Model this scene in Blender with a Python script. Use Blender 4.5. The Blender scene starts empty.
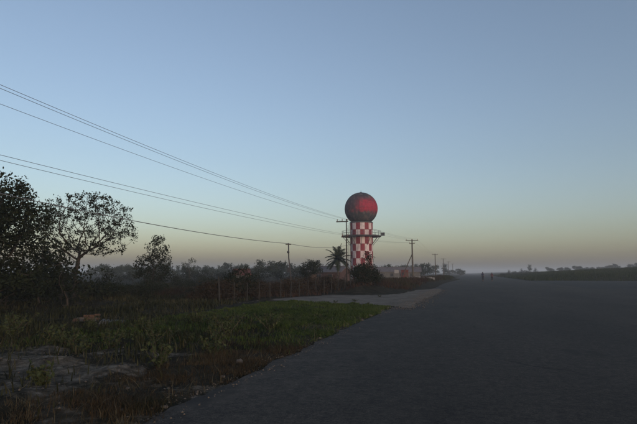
import bpy, math, random
import numpy as np
from mathutils import Vector, Matrix
R = math.radians
scene = bpy.context.scene
C = scene.collection

# ------------------------------------------------------------------ camera
cam_d = bpy.data.cameras.new('camera')
cam_d.lens = 28; cam_d.sensor_width = 36; cam_d.clip_start = 0.1; cam_d.clip_end = 20000
cam = bpy.data.objects.new('camera', cam_d); C.objects.link(cam)
cam.location = (0, 0, 1.6)
cam.rotation_euler = (R(97.0), 0, R(16.6))
scene.camera = cam

# ------------------------------------------------------------------ world, sun, exposure
SUN_EL, SUN_AZ = 4.0, 132.0
world = bpy.data.worlds.new('World'); scene.world = world; world.use_nodes = True
wn = world.node_tree
sky = wn.nodes.new('ShaderNodeTexSky'); sky.sky_type = 'NISHITA'; sky.sun_disc = False
sky.sun_elevation = R(SUN_EL); sky.sun_rotation = R(SUN_AZ)
sky.dust_density = 2.3; sky.ozone_density = 1.1; sky.air_density = 1.0
wb = wn.nodes.new('ShaderNodeMix'); wb.data_type = 'RGBA'; wb.blend_type = 'MULTIPLY'; wb.inputs[0].default_value = 1.0
wb.inputs[7].default_value = (.85, .955, 1.185, 1)          # the camera's white balance, same over the whole sky
hs = wn.nodes.new('ShaderNodeHueSaturation'); hs.inputs['Saturation'].default_value = .73
wn.links.new(sky.outputs[0], hs.inputs['Color']); wn.links.new(hs.outputs[0], wb.inputs[6]); wn.links.new(wb.outputs[2], wn.nodes['Background'].inputs[0])
wn.nodes['Background'].inputs[1].default_value = 0.10
sun_d = bpy.data.lights.new('sun', 'SUN'); sun_d.energy = 0.30; sun_d.angle = R(0.6); sun_d.color = (1.0, 0.72, 0.50)
sun = bpy.data.objects.new('sun', sun_d); C.objects.link(sun)
sd = Vector((math.sin(R(SUN_AZ)) * math.cos(R(SUN_EL)), math.cos(R(SUN_AZ)) * math.cos(R(SUN_EL)), math.sin(R(SUN_EL))))
sun.rotation_euler = sd.to_track_quat('Z', 'Y').to_euler()
vs = scene.view_settings
vs.view_transform = 'Standard'; vs.look = 'None'; vs.gamma = 1.0; vs.exposure = 1.52; vs.use_curve_mapping = False
scene.render.engine = 'CYCLES'
scene.cycles.use_denoising = True
scene.cycles.volume_bounces = 3
scene.cycles.max_bounces = 6

# ------------------------------------------------------------------ helpers
class MB:
    """collects shapes; build() links them as one mesh object"""
    def __init__(self): self.v = []; self.f = []; self.mi = []
    def add(self, vs, fs, mi=0):
        b = len(self.v); self.v += [tuple(v) for v in vs]
        self.f += [tuple(b + i for i in f) for f in fs]; self.mi += [mi] * len(fs)
        return self
    def box(self, c, s, rz=0, mi=0, taper=1.0):
        cx, cy, cz = c; hx, hy, hz = s[0] / 2, s[1] / 2, s[2] / 2
        ca, sa = math.cos(rz), math.sin(rz); vs = []
        for dz in (-1, 1):
            k = taper if dz > 0 else 1
            for dx, dy in ((-1, -1), (1, -1), (1, 1), (-1, 1)):
                x, y = dx * hx * k, dy * hy * k
                vs.append((cx + x * ca - y * sa, cy + x * sa + y * ca, cz + dz * hz))
        return self.add(vs, [(3, 2, 1, 0), (4, 5, 6, 7), (0, 1, 5, 4), (1, 2, 6, 5), (2, 3, 7, 6), (3, 0, 4, 7)], mi)
    def tube(self, pts, rads, n=8, cap=True, mi=0):
        pts = [Vector(p) for p in pts]
        if not hasattr(rads, '__len__'): rads = [rads] * len(pts)
        vs = []
        for i, p in enumerate(pts):
            d = (pts[min(i + 1, len(pts) - 1)] - pts[max(i - 1, 0)])
            d = d.normalized() if d.length > 1e-9 else Vector((0, 0, 1))
            u = d.cross(Vector((0, 0, 1)) if abs(d.z) < .95 else Vector((1, 0, 0))).normalized(); w = d.cross(u)
            for k in range(n):
                a = 2 * math.pi * k / n
                vs.append(p + u * (math.cos(a) * rads[i]) + w * (math.sin(a) * rads[i]))
        fs = []
        for i in range(len(pts) - 1):
            for k in range(n):
                k2 = (k + 1) % n
                fs.append((i * n + k, i * n + k2, (i + 1) * n + k2, (i + 1) * n + k))
        if cap:
            fs.append(tuple(reversed(range(n)))); fs.append(tuple((len(pts) - 1) * n + k for k in range(n)))
        return self.add(vs, fs, mi)
    def lathe(self, prof, n=32, c=(0, 0, 0), mi=0):
        vs = []; fs = []
        for r, z in prof:
            for k in range(n):
                a = 2 * math.pi * k / n
                vs.append((c[0] + r * math.cos(a), c[1] + r * math.sin(a), c[2] + z))
        for i in range(len(prof) - 1):
            for k in range(n):
                k2 = (k + 1) % n
                fs.append((i * n + k, i * n + k2, (i + 1) * n + k2, (i + 1) * n + k))
        return self.add(vs, fs, mi)
    def build(self, name, mats, parent=None, smooth=False):
        me = bpy.data.meshes.new(name); me.from_pydata(self.v, [], self.f)
        mats = mats if isinstance(mats, (list, tuple)) else [mats]
        for m in mats: me.materials.append(m)
        if len(mats) > 1: me.polygons.foreach_set('material_index', self.mi)
        if smooth: me.shade_smooth()
        me.update()
        return link(name, me, parent)

def link(name, me, parent=None):
    o = bpy.data.objects.new(name, me); C.objects.link(o)
    if parent: o.parent = parent
    return o
def tag(o, label=None, cat=None, group=None, kind=None):
    if label: o['label'] = label
    if cat: o['category'] = cat
    if group: o['group'] = group
    if kind: o['kind'] = kind
    return o
def empty(name, loc, label, cat, group=None, rz=0, s=1.0):
    o = bpy.data.objects.new(name, None); C.objects.link(o)
    o.location = loc; o.rotation_euler.z = rz; o.scale = (s, s, s); o.empty_display_size = 0.2
    return tag(o, label, cat, group)
def copy_tree(src, loc, rz=0, s=1.0, label=None, group=None, parent=None):
    r = src.copy(); C.objects.link(r)
    if parent is None:
        r.location = loc; r.rotation_euler.z = rz
        r.scale = s if hasattr(s, '__len__') else (s, s, s)
        if label: r['label'] = label
        if group: r['group'] = group
    else: r.parent = parent
    for ch in [o for o in C.objects if o.parent == src]: copy_tree(ch, None, parent=r)
    return r
def np_mesh(name, V, F3, mat, attrs=None, parent=None):
    """triangle mesh from numpy arrays, with point attributes"""
    me = bpy.data.meshes.new(name); nv, nf = len(V), len(F3)
    me.vertices.add(nv); me.vertices.foreach_set('co', np.asarray(V, np.float32).ravel())
    me.loops.add(nf * 3); me.loops.foreach_set('vertex_index', np.asarray(F3, np.int32).ravel())
    me.polygons.add(nf); me.polygons.foreach_set('loop_start', np.arange(0, nf * 3, 3, dtype=np.int32))
    for k, a in (attrs or {}).items():
        at = me.attributes.new(k, 'FLOAT', 'POINT'); at.data.foreach_set('value', np.asarray(a, np.float32))
    me.materials.append(mat); me.update(calc_edges=True)
    return link(name, me, parent)

# value noise for terrain and layout
_rs = np.random.RandomState(7); _tab = _rs.rand(256, 256)
def vnoise(x, y):
    x = np.asarray(x, float); y = np.asarray(y, float)
    xi = np.floor(x).astype(int); yi = np.floor(y).astype(int); fx = x - xi; fy = y - yi
    fx = fx * fx * (3 - 2 * fx); fy = fy * fy * (3 - 2 * fy)
    g = lambda a, b: _tab[a % 256, b % 256]
    return (g(xi, yi) * (1 - fx) + g(xi + 1, yi) * fx) * (1 - fy) + (g(xi, yi + 1) * (1 - fx) + g(xi + 1, yi + 1) * fx) * fy
def fbm(x, y, o=4):
    s = 0; a = .5
    for i in range(o): s = s + a * vnoise(x * 2 ** i + 17.3 * i, y * 2 ** i + 5.1 * i); a *= .5
    return s / (1 - .5 ** o)
def sstep(a, b, x):
    t = np.clip((x - a) / (b - a), 0, 1); return t * t * (3 - 2 * t)

# ------------------------------------------------------------------ materials
def N(nt, t, **kw):
    n = nt.nodes.new(t)
    for k, v in kw.items(): setattr(n, k, v)
    return n
def mat(name, col, rough=.9, spec=.3, var=.25, scale=3.0, col2=None, bump=0.0, bscale=30.0, coord='Object', metallic=0):
    """base colour broken by two scales of noise, plus fine relief"""
    m = bpy.data.materials.new(name); m.use_nodes = True; nt = m.node_tree; b = nt.nodes['Principled BSDF']
    b.inputs['Roughness'].default_value = rough; b.inputs['Specular IOR Level'].default_value = spec; b.inputs['Metallic'].default_value = metallic
    tc = N(nt, 'ShaderNodeTexCoord')
    no = N(nt, 'ShaderNodeTexNoise'); no.inputs['Scale'].default_value = scale; no.inputs['Detail'].default_value = 6; no.inputs['Roughness'].default_value = .65
    nt.links.new(tc.outputs[coord], no.inputs['Vector'])
    cr = N(nt, 'ShaderNodeValToRGB'); cr.color_ramp.elements[0].position = .3; cr.color_ramp.elements[1].position = .7
    c2 = col2 or tuple(c * (1 + var) for c in col)
    cr.color_ramp.elements[0].color = (*[c * (1 - var) for c in col], 1); cr.color_ramp.elements[1].color = (*c2, 1)
    nt.links.new(no.outputs['Fac'], cr.inputs['Fac']); nt.links.new(cr.outputs[0], b.inputs['Base Color'])
    if bump:
        n2 = N(nt, 'ShaderNodeTexNoise'); n2.inputs['Scale'].default_value = bscale; n2.inputs['Detail'].default_value = 5
        nt.links.new(tc.outputs[coord], n2.inputs['Vector'])
        bp = N(nt, 'ShaderNodeBump'); bp.inputs['Strength'].default_value = bump; bp.inputs['Distance'].default_value = .03
        nt.links.new(n2.outputs['Fac'], bp.inputs['Height']); nt.links.new(bp.outputs[0], b.inputs['Normal'])
    return m
def tint_mat(name, stops, rough=.8, spec=.2):
    """plant material: each blade or leaf carries its own tint"""
    m = bpy.data.materials.new(name); m.use_nodes = True; nt = m.node_tree; b = nt.nodes['Principled BSDF']
    b.inputs['Roughness'].default_value = rough; b.inputs['Specular IOR Level'].default_value = spec
    a = N(nt, 'ShaderNodeAttribute', attribute_name='tint'); cr = N(nt, 'ShaderNodeValToRGB')
    e = cr.color_ramp.elements
    while len(e) < len(stops): e.new(.5)
    for i, c in enumerate(stops): e[i].position = i / (len(stops) - 1); e[i].color = (*c, 1)
    nt.links.new(a.outputs['Fac'], cr.inputs['Fac']); nt.links.new(cr.outputs[0], b.inputs['Base Color'])
    return m

M = {}
M['leaf'] = tint_mat('leaf', [(0.0126, 0.0196, 0.0070), (0.0280, 0.0385, 0.0126), (0.0455, 0.0525, 0.0175)])
M['leaf_dark'] = tint_mat('leaf_dark', [(0.0056, 0.0091, 0.0042), (0.0112, 0.0161, 0.0063), (0.0210, 0.0252, 0.0105)])
M['leaf_far'] = tint_mat('leaf_far', [(0.0140, 0.0210, 0.0098), (0.0245, 0.0336, 0.0140), (0.0350, 0.0420, 0.0182)])
M['leaf_pale'] = tint_mat('leaf_pale', [(0.0200, 0.0275, 0.0100), (0.0375, 0.0475, 0.0175), (0.0550, 0.0600, 0.0250)])
M['palm_leaf'] = tint_mat('palm_leaf', [(0.0098, 0.0157, 0.0078), (0.0171, 0.0245, 0.0108), (0.0245, 0.0318, 0.0147)])
M['grass_green'] = tint_mat('grass_green', [(0.0148, 0.0246, 0.0056), (0.0280, 0.0472, 0.0090), (0.0476, 0.0718, 0.0131), (0.0739, 0.0802, 0.0262)])
M['grass_dry'] = tint_mat('grass_dry', [(.018, .019, .008), (.038, .024, .011), (.062, .042, .020), (.078, .064, .034)])
M['grass_scrub'] = tint_mat('grass_scrub', [(.006, .008, .003), (.014, .016, .006), (.026, .028, .010), (.052, .046, .024)])
M['grass_rust'] = tint_mat('grass_rust', [(0.0245, 0.0126, 0.0077), (0.0406, 0.0196, 0.0119), (0.0315, 0.0238, 0.0112), (0.0210, 0.0238, 0.0084)])
M['grass_field'] = tint_mat('grass_field', [(0.0120, 0.0204, 0.0060), (0.0216, 0.0336, 0.0084), (0.0312, 0.0408, 0.0120), (0.0360, 0.0336, 0.0168)])
M['grass_straw'] = tint_mat('grass_straw', [(.035, .030, .016), (.07, .06, .034), (.11, .09, .055)])
M['leaf_rust'] = tint_mat('leaf_rust', [(0.0192, 0.0140, 0.0079), (0.0367, 0.0227, 0.0131), (0.0306, 0.0280, 0.0123)])
M['bark'] = mat('bark', (.075, .055, .042), var=.35, scale=6, bump=.5, bscale=25)
M['bark_dark'] = mat('bark_dark', (.045, .036, .030), var=.35, scale=6, bump=.5, bscale=25)
M['wood_pole'] = mat('wood_pole', (.10, .085, .07), var=.3, scale=4, bump=.3)
M['concrete'] = mat('concrete', (0.0910, 0.0875, 0.0822), var=.25, scale=3, bump=.3)
M['fence_post'] = mat('fence_post', (0.0331, 0.0304, 0.0273), var=.35, scale=5, bump=.3)
M['steel'] = mat('steel', (.16, .16, .165), rough=.55, var=.25, scale=5, metallic=.4)
M['dark_steel'] = mat('dark_steel', (.055, .055, .06), rough=.6, var=.3, scale=5)
M['cable'] = mat('cable', (.12, .12, .125), rough=.5, var=.2)
M['ceramic'] = mat('ceramic', (.22, .13, .09), rough=.3, var=.2)
M['stone'] = mat('stone', (0.1215, 0.1013, 0.0844), var=.35, scale=9, bump=.6, bscale=20)
M['brick'] = mat('brick', (.085, .050, .034), var=.45, scale=14, bump=.6, bscale=30)
M['plaster_pink'] = mat('plaster_pink', (0.0756, 0.0432, 0.0396), var=.2, scale=1.5)
M['plaster_pale'] = mat('plaster_pale', (0.1200, 0.1128, 0.1056), var=.2, scale=1.5)
M['roof_red'] = mat('roof_red', (0.1080, 0.0360, 0.0288), var=.3, scale=2)
M['roof_grey'] = mat('roof_grey', (.14, .12, .12), var=.3, scale=2)
M['red_wall'] = mat('red_wall', (0.1350, 0.0293, 0.0248), var=.25, scale=2)
M['glass'] = mat('glass', (.02, .025, .03), rough=.15, spec=.6, var=.2)
M['door_wood'] = mat('door_wood', (.10, .06, .04), var=.25)
M['white_paint'] = mat('white_paint', (0.2880, 0.2720, 0.2640), var=.2, scale=3)
M['gravel'] = mat('gravel', (.118, .096, .073), var=.55, scale=.9, bump=.9, bscale=22)
M['skin'] = mat('skin', (.20, .11, .075), var=.1)
M['hair'] = mat('hair', (.015, .012, .011), var=.2)
M['cloth_navy'] = mat('cloth_navy', (.02, .028, .06), var=.2)
M['cloth_black'] = mat('cloth_black', (.02, .02, .024), var=.2)
M['cloth_mauve'] = mat('cloth_mauve', (0.0850, 0.0375, 0.0525), var=.2)
M['shoe'] = mat('shoe', (0.0500, 0.0480, 0.0480), var=.2)

# asphalt: aggregate, worn tracks, dark repairs, fine cracks
def asphalt(name, base, patch):
    m = bpy.data.materials.new(name); m.use_nodes = True; nt = m.node_tree; b = nt.nodes['Principled BSDF']
    b.inputs['Roughness'].default_value = .88; b.inputs['Specular IOR Level'].default_value = .25
    g = N(nt, 'ShaderNodeNewGeometry'); L = nt.links.new
    def noise(s, d=6, sc=(1, 1, 1)):
        mp = N(nt, 'ShaderNodeMapping'); mp.inputs['Scale'].default_value = sc; L(g.outputs['Position'], mp.inputs['Vector'])
        n = N(nt, 'ShaderNodeTexNoise'); n.inputs['Scale'].default_value = s; n.inputs['Detail'].default_value = d; n.inputs['Roughness'].default_value = .6
        L(mp.outputs[0], n.inputs['Vector']); return n
    def ramp(src, p0, c0, p1, c1):
        r = N(nt, 'ShaderNodeValToRGB'); e = r.color_ramp.elements
        e[0].position = p0; e[0].color = (*c0, 1); e[1].position = p1; e[1].color = (*c1, 1); L(src, r.inputs['Fac']); return r
    def mix(kind, fac, a, bb):
        x = N(nt, 'ShaderNodeMix', data_type='RGBA', blend_type=kind); x.inputs[0].default_value = 1
        if fac is not None:
            if hasattr(fac, 'is_linked'): L(fac, x.inputs[0])
            else: x.inputs[0].default_value = fac
        L(a, x.inputs[6])
        if hasattr(bb, 'is_linked'): L(bb, x.inputs[7])
        else: x.inputs[7].default_value = (*bb, 1)
        return x.outputs[2]
    big = ramp(noise(.35, 5, (1, .25, 1)).outputs['Fac'], .3, tuple(c * .66 for c in base), .7, tuple(c * 1.34 for c in base))
    fine = ramp(noise(60, 2).outputs['Fac'], .35, (.45,) * 3, .65, (1.6,) * 3)
    midn = ramp(noise(5.5, 6).outputs['Fac'], .3, (.62,) * 3, .7, (1.42,) * 3)
    agg = ramp(noise(17, 4).outputs['Fac'], .35, (.6,) * 3, .66, (1.45,) * 3)
    col = mix('MULTIPLY', 1.0, big.outputs[0], fine.outputs[0])
    col = mix('MULTIPLY', 1.0, col, midn.outputs[0])
    col = mix('MULTIPLY', 1.0, col, agg.outputs[0])
    pm = ramp(noise(.55, 7, (1.2, .5, 1)).outputs['Fac'], .60, (0, 0, 0), .64, (1, 1, 1))
    col = mix('MIX', pm.outputs[0], col, patch)
    # sand swept on from the verge
    sm = ramp(noise(1.7, 8).outputs['Fac'], .50, (0, 0, 0), .75, (.55, .55, .55))
    sx = N(nt, 'ShaderNodeSeparateXYZ'); L(g.outputs['Position'], sx.inputs[0])
    mr = N(nt, 'ShaderNodeMapRange'); mr.inputs[1].default_value = .2; mr.inputs[2].default_value = -3.3; L(sx.outputs[0], mr.inputs[0])
    mm = N(nt, 'ShaderNodeMath', operation='MULTIPLY'); L(sm.outputs[0], mm.inputs[0]); L(mr.outputs[0], mm.inputs[1])
    col = mix('MIX', mm.outputs[0], col, (.10, .082, .064))
    # cracks
    wob = noise(1.2, 4); wv = N(nt, 'ShaderNodeVectorMath', operation='MULTIPLY_ADD')
    L(wob.outputs['Color'], wv.inputs[0]); wv.inputs[1].default_value = (.8, .8, .8); L(g.outputs['Position'], wv.inputs[2])
    vo = N(nt, 'ShaderNodeTexVoronoi', feature='DISTANCE_TO_EDGE'); vo.inputs['Scale'].default_value = .45; L(wv.outputs[0], vo.inputs['Vector'])
    ck = ramp(vo.outputs['Distance'], .004, (1, 1, 1), .016, (0, 0, 0))
    cm = ramp(noise(.3, 3).outputs['Fac'], .50, (0, 0, 0), .62, (.8, .8, .8))
    cf = N(nt, 'ShaderNodeMath', operation='MULTIPLY'); L(ck.outputs[0], cf.inputs[0]); L(cm.outputs[0], cf.inputs[1])
    col = mix('MIX', cf.outputs[0], col, tuple(c * .3 for c in base))
    L(col, b.inputs['Base Color'])
    bp = N(nt, 'ShaderNodeBump'); bp.inputs['Strength'].default_value = .5; bp.inputs['Distance'].default_value = .012
    ad = N(nt, 'ShaderNodeMath', operation='SUBTRACT'); L(noise(38, 5).outputs['Fac'], ad.inputs[0]); L(cf.outputs[0], ad.inputs[1])
    L(ad.outputs[0], bp.inputs['Height']); L(bp.outputs[0], b.inputs['Normal'])
    return m
M['asphalt'] = asphalt('asphalt', (.0315, .0252, .0196), (.0215, .0174, .0138))
M['asphalt_dark'] = asphalt('asphalt_dark', (.016, .015, .0138), (.013, .012, .0115))

def ground_mat():
    m = bpy.data.materials.new('ground_soil'); m.use_nodes = True; nt = m.node_tree; b = nt.nodes['Principled BSDF']; L = nt.links.new
    b.inputs['Roughness'].default_value = 1; b.inputs['Specular IOR Level'].default_value = .1
    g = N(nt, 'ShaderNodeNewGeometry')
    def noise(s, d=6):
        n = N(nt, 'ShaderNodeTexNoise'); n.inputs['Scale'].default_value = s; n.inputs['Detail'].default_value = d; n.inputs['Roughness'].default_value = .65
        L(g.outputs['Position'], n.inputs['Vector']); return n
    def ramp(src, *st):
        r = N(nt, 'ShaderNodeValToRGB'); e = r.color_ramp.elements
        while len(e) < len(st): e.new(.5)
        for i, (p, c) in enumerate(st): e[i].position = p; e[i].color = (*c, 1)
        L(src, r.inputs['Fac']); return r.outputs[0]
    soil = ramp(noise(1.3).outputs['Fac'], (.35, (.010, .010, .005)), (.5, (.022, .019, .011)), (.65, (.042, .034, .022)))
    sand = ramp(noise(4.5, 10).outputs['Fac'], (.34, (.026, .022, .016)), (.5, (.10, .083, .063)), (.66, (.22, .188, .148)))
    a = N(nt, 'ShaderNodeAttribute', attribute_name='sand')
    n2 = noise(6, 6); ad = N(nt, 'ShaderNodeMath', operation='MULTIPLY_ADD'); L(n2.outputs['Fac'], ad.inputs[0]); ad.inputs[1].default_value = 1.5; ad.inputs[2].default_value = -.75
    su = N(nt, 'ShaderNodeMath', operation='ADD'); L(a.outputs['Fac'], su.inputs[0]); L(ad.outputs[0], su.inputs[1])
    mk = ramp(su.outputs[0], (.34, (0, 0, 0)), (.66, (1, 1, 1)))
    x = N(nt, 'ShaderNodeMix', data_type='RGBA'); L(mk, x.inputs[0]); L(soil, x.inputs[6]); L(sand, x.inputs[7]); L(x.outputs[2], b.inputs['Base Color'])
    bp = N(nt, 'ShaderNodeBump'); bp.inputs['Strength'].default_value = .8; bp.inputs['Distance'].default_value = .09; L(noise(11, 9).outputs['Fac'], bp.inputs['Height']); L(bp.outputs[0], b.inputs['Normal'])
    return m
M['ground'] = ground_mat()

# ------------------------------------------------------------------ ground
ROAD_L, ROAD_R = -3.3, 12.0
def bank(x, y):     # low earth bank along the left verge, beyond the driveway
    ax = -7.6 + .045 * (y - 36)
    return .75 * np.exp(-((x - (ax - 1.2)) / 1.9) ** 2) * sstep(35, 42, y) * (1 - sstep(120, 150, y))
def field_rise(x, y):      # the field climbs to a low crest, then falls away behind it
    up = .95 * sstep(112.5, 124, y) * np.clip((x - 12) / 16, 0, 1) + np.minimum(.054 * np.maximum(0, x - 16), 3.4) * sstep(116, 165, y)
    return up * (1 - .35 * sstep(190, 300, y))
def hz(x, y):
    """terrain height"""
    x = np.asarray(x, float); y = np.asarray(y, float)
    off = np.maximum(ROAD_L - x, 0) + np.maximum(x - ROAD_R, 0)
    z = -.07 + .05 * sstep(0, .5, off) + (fbm(x * .9, y * .9) - .5) * .22 * sstep(.2, 2.0, off) + (fbm(x * .12, y * .12, 3) - .5) * .55 * sstep(3, 14, off)
    z = z + (fbm(x * 2.6 + 9, y * 2.6, 4) - .5) * .22 * sstep(.6, 2.0, off) * (y < 30) * (x < 0)
    nx = (x > ROAD_R) * (y > 20) * (y < 118)          # ground under the side taxiway stays low
    z = np.where(nx, -.07, z)
    gr = driveway(x, y)
    z = z * (1 - gr) + -.03 * gr
    return z + bank(x, y) + field_rise(x, y)
def driveway(x, y):
    """1 inside the gravel driveway, fading to 0 at its edges"""
    near = 24.3 + (-3.3 - x) * .42; far = 52 - (-3.3 - x) * 2.55
    w = (fbm(x * .8, y * .8) - .5) * 2.2
    return sstep(-.5, .7, y - near + w) * sstep(-.5, .7, far - y + w) * sstep(12.8, 10.8, -x) * sstep(ROAD_L + 1.0, ROAD_L + .1, x + (fbm(y * .25, x * 0 + 2.2, 2) - .5) * 1.2 + (fbm(x * 2.2, y * 2.2, 3) - .5) * .5)
def expo(a, b, step, far, k=1.16):
    mid = list(np.arange(a, b + 1e-6, step)); lo = []; hi = []; s = step; v = a
    while v > -far: s *= k; v -= s; lo.append(v)
    s = step; v = b
    while v < far: s *= k; v += s; hi.append(v)
    return np.array(lo[::-1] + mid + hi)
gx = expo(-34, 16, .22, 3000); gy = expo(2, 60, .22, 3000)
GX, GY = np.meshgrid(gx, gy); nx_, ny_ = len(gx), len(gy)
GZ = hz(GX, GY)
def sandmask(x, y):
    n = fbm(x * .55 + 3, y * .55); n2 = fbm(x * 1.4 + 40, y * 1.1 + 9)
    e = lambda cx, cy, rx, ry, a=0: np.exp(-(((x - cx) * math.cos(a) + (y - cy) * math.sin(a)) / rx) ** 2 - ((-(x - cx) * math.sin(a) + (y - cy) * math.cos(a)) / ry) ** 2)
    s = 1.0 * e(-7.6, 6.8, 3.0, 1.5, -.35) + .75 * e(-10.2, 8.3, 2.6, .8, -.3) + .72 * e(-5.9, 8.9, 2.2, .4, .15)+ .9 * e(-29.5, 40.3, 3.0, 1.2) + .9 * e(-31, 50.5, 4, 1.5) + .75 * e(-14, 25.6, 2.4, .8, .2)
    s = s + .75 * np.exp(-((x - ROAD_L + .12) / .16) ** 2) * (y < 40) * (n2 + .25)
    return np.clip(s * (.15 + 1.05 * n) + (n2 - .5) * 1.6 * (s > .1), 0, 1)
sand = sandmask(GX, GY)
idx = np.arange(nx_ * ny_).reshape(ny_, nx_)
a, b_, c, d = idx[:-1, :-1].ravel(), idx[:-1, 1:].ravel(), idx[1:, 1:].ravel(), idx[1:, :-1].ravel()
F = np.concatenate([np.stack([a, b_, c], 1), np.stack([a, c, d], 1)])
ground = np_mesh('ground', np.stack([GX, GY, GZ], -1).reshape(-1, 3), F, M['ground'], {'sand': sand.ravel()})
ground.data.shade_smooth(); tag(ground, kind='structure')

# road sheet with a ragged left edge and broken right edge
def strip(name, ys, left, right, nx, z, m, crown=0):
    V = []; n = len(ys)
    for i, y in enumerate(ys):
        l, r = left[i], right[i]
        for k in range(nx + 1):
            t = k / nx; V.append((l + (r - l) * t, y, z - .03 * ((t == 0) or (t == 1))))
    Fq = []
    for i in range(n - 1):
        for k in range(nx):
            q = i * (nx + 1) + k; Fq.append((q, q + 1, q + nx + 2, q + nx + 1))
    mb = MB(); mb.add(V, Fq); return tag(mb.build(name, m), kind='structure')
ys = np.concatenate([np.arange(-30, 60, .16), np.arange(60, 200, 1.0), np.arange(200, 2600, 20)])
le = ROAD_L - .12 + (fbm(ys * .9, ys * 0 + 3.3, 5) - .5) * .38 + (fbm(ys * 4.5, ys * 0 + 21.3, 3) - .5) * .16 + (fbm(ys * .1, ys * 0 + 9, 2) - .5) * .25
re = ROAD_R + (fbm(ys * .4, ys * 0 + 30.3, 4) - .5) * .7
strip('road', ys, le, re, 6, 0.0, M['asphalt'])
# side taxiway on the right: its own darker surface, 8 mm lower, reaching under nothing
ty = np.arange(24, 113, .8)
tl = ROAD_R + .02 + 0 * ty + np.maximum(0, 0) + (fbm(ty * .4, ty * 0 + 30.3, 4) - .5) * .7
tr = np.full(len(ty), 300.0)
tl2 = np.interp(ty, [24, 112], [11.2, 11.2])
strip('side_taxiway', ty, tl2, tr, 40, -0.012, M['asphalt_dark'])
lz = np.arange(24, 58.2, .8)
strip('taxiway_concrete_edge', lz, np.full(len(lz), 11.2), np.full(len(lz), 260.0), 30, -0.004, M['asphalt'])
# gravel driveway
DX, DY = np.meshgrid(np.arange(-15, -1.6, .16), np.arange(17, 56, .22))
DV = np.stack([DX, DY, np.where(driveway(DX, DY) > .45, .0, np.where(DX > -3.5, -.01, -.12)) + (fbm(DX * 2, DY * 2) - .5) * .03 * sstep(-3.3, -3.8, DX) - .012 * sstep(-3.3, -3.8, DX) + .008 * sstep(-3.8, -3.3, DX)], -1)
di = np.arange(DX.size).reshape(DX.shape); g_ = driveway(DX, DY)
keep = (g_[:-1, :-1] > .3) | (g_[1:, 1:] > .3)
A, B, Cc, D = di[:-1, :-1][keep], di[:-1, 1:][keep], di[1:, 1:][keep], di[1:, :-1][keep]
drv = np_mesh('gravel_driveway', DV.reshape(-1, 3), np.concatenate([np.stack([A, B, Cc], 1), np.stack([A, Cc, D], 1)]), M['gravel'])
drv.data.shade_smooth(); tag(drv, kind='structure')

# ------------------------------------------------------------------ grass (blades, too many to count)
def blades(name, X, Y, H, W, mat_, label, cat, seed=1, lean=.45, tint=None, full=True):
    rs = np.random.RandomState(seed); n = len(X); Z = hz(X, Y) - .02
    a = rs.rand(n) * 2 * np.pi; ln = H * lean * rs.rand(n); dx, dy = np.cos(a), np.sin(a)
    b = a + np.pi / 2 + rs.randn(n) * .5; wx, wy = np.cos(b) * W / 2, np.sin(b) * W / 2
    t = np.clip(tint if tint is not None else rs.rand(n), 0, 1)
    if full:
        V = np.empty((n, 5, 3))
        V[:, 0] = np.stack([X - wx, Y - wy, Z], 1); V[:, 1] = np.stack([X + wx, Y + wy, Z], 1)
        mx, my, mz = X + dx * ln * .35, Y + dy * ln * .35, Z + H * .6
        V[:, 2] = np.stack([mx + wx * .8, my + wy * .8, mz], 1); V[:, 3] = np.stack([mx - wx * .8, my - wy * .8, mz], 1)
        V[:, 4] = np.stack([X + dx * ln, Y + dy * ln, Z + H], 1)
        k = np.arange(n)[:, None] * 5
        Fc = np.concatenate([k + [0, 1, 2], k + [0, 2, 3], k + [3, 2, 4]]); m = 5
    else:
        V = np.empty((n, 3, 3))
        V[:, 0] = np.stack([X - wx, Y - wy, Z], 1); V[:, 1] = np.stack([X + wx, Y + wy, Z], 1); V[:, 2] = np.stack([X + dx * ln, Y + dy * ln, Z + H], 1)
        Fc = np.arange(n * 3).reshape(n, 3); m = 3
    o = np_mesh(name, V.reshape(-1, 3), Fc, mat_, {'tint': np.repeat(t, m)})
    return tag(o, label, cat, kind='stuff')
def scatter(n, x0, x1, y0, y1, dens, seed):
    rs = np.random.RandomState(seed); X = x0 + (x1 - x0) * rs.rand(n); Y = y0 + (y1 - y0) * rs.rand(n)
    k = rs.rand(n) < dens(X, Y); return X[k], Y[k]
def edge_off(x): return ROAD_L - x
clump = lambda x, y, s=1.0, o=0: sstep(.36, .62, fbm(x * s + o, y * s + o * 2, 3))
notsand = lambda x, y: 1 - .9 * sstep(.22, .6, sandmask(x, y))
notdrv = lambda x, y: 1 - sstep(.1, .5, driveway(x, y))
dry_zone = lambda x, y: np.exp(-((y - 7) / 3.6) ** 4) * sstep(5.6, 4.6, -x)
X, Y = scatter(210000, -10.5, -3.38, 8, 27.5, lambda x, y: (.18 + .82 * clump(x, y, .9, 3)) * notsand(x, y) * notdrv(x, y) * (1 - .9 * dry_zone(x, y)) * sstep(3.36, 3.9, -x + .3 * (fbm(y, x) - .5)) * sstep(9, 13, y + (x + 5) * -.2), 11)
rs = np.random.RandomState(3)
tt = np.clip(.15 + .75 * fbm(X * .6, Y * .6, 3) + rs.randn(len(X)) * .16, 0, 1)
blades('roadside_grass', X, Y, (.04 + .10 * rs.rand(len(X))) * (.40 + .75 * fbm(X * .7, Y * .7, 3)), .010 + .0008 * Y, M['grass_green'], 'green grass covering the verge between the driveway and the dry patch', 'grass', 12, lean=.9, tint=tt)
X, Y = scatter(150000, -7.2, -3.36, 3.2, 12.5, lambda x, y: dry_zone(x, y) * (.15 + .85 * clump(x, y, 1.3, 7)) * notsand(x, y), 13)
rs = np.random.RandomState(4)
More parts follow.
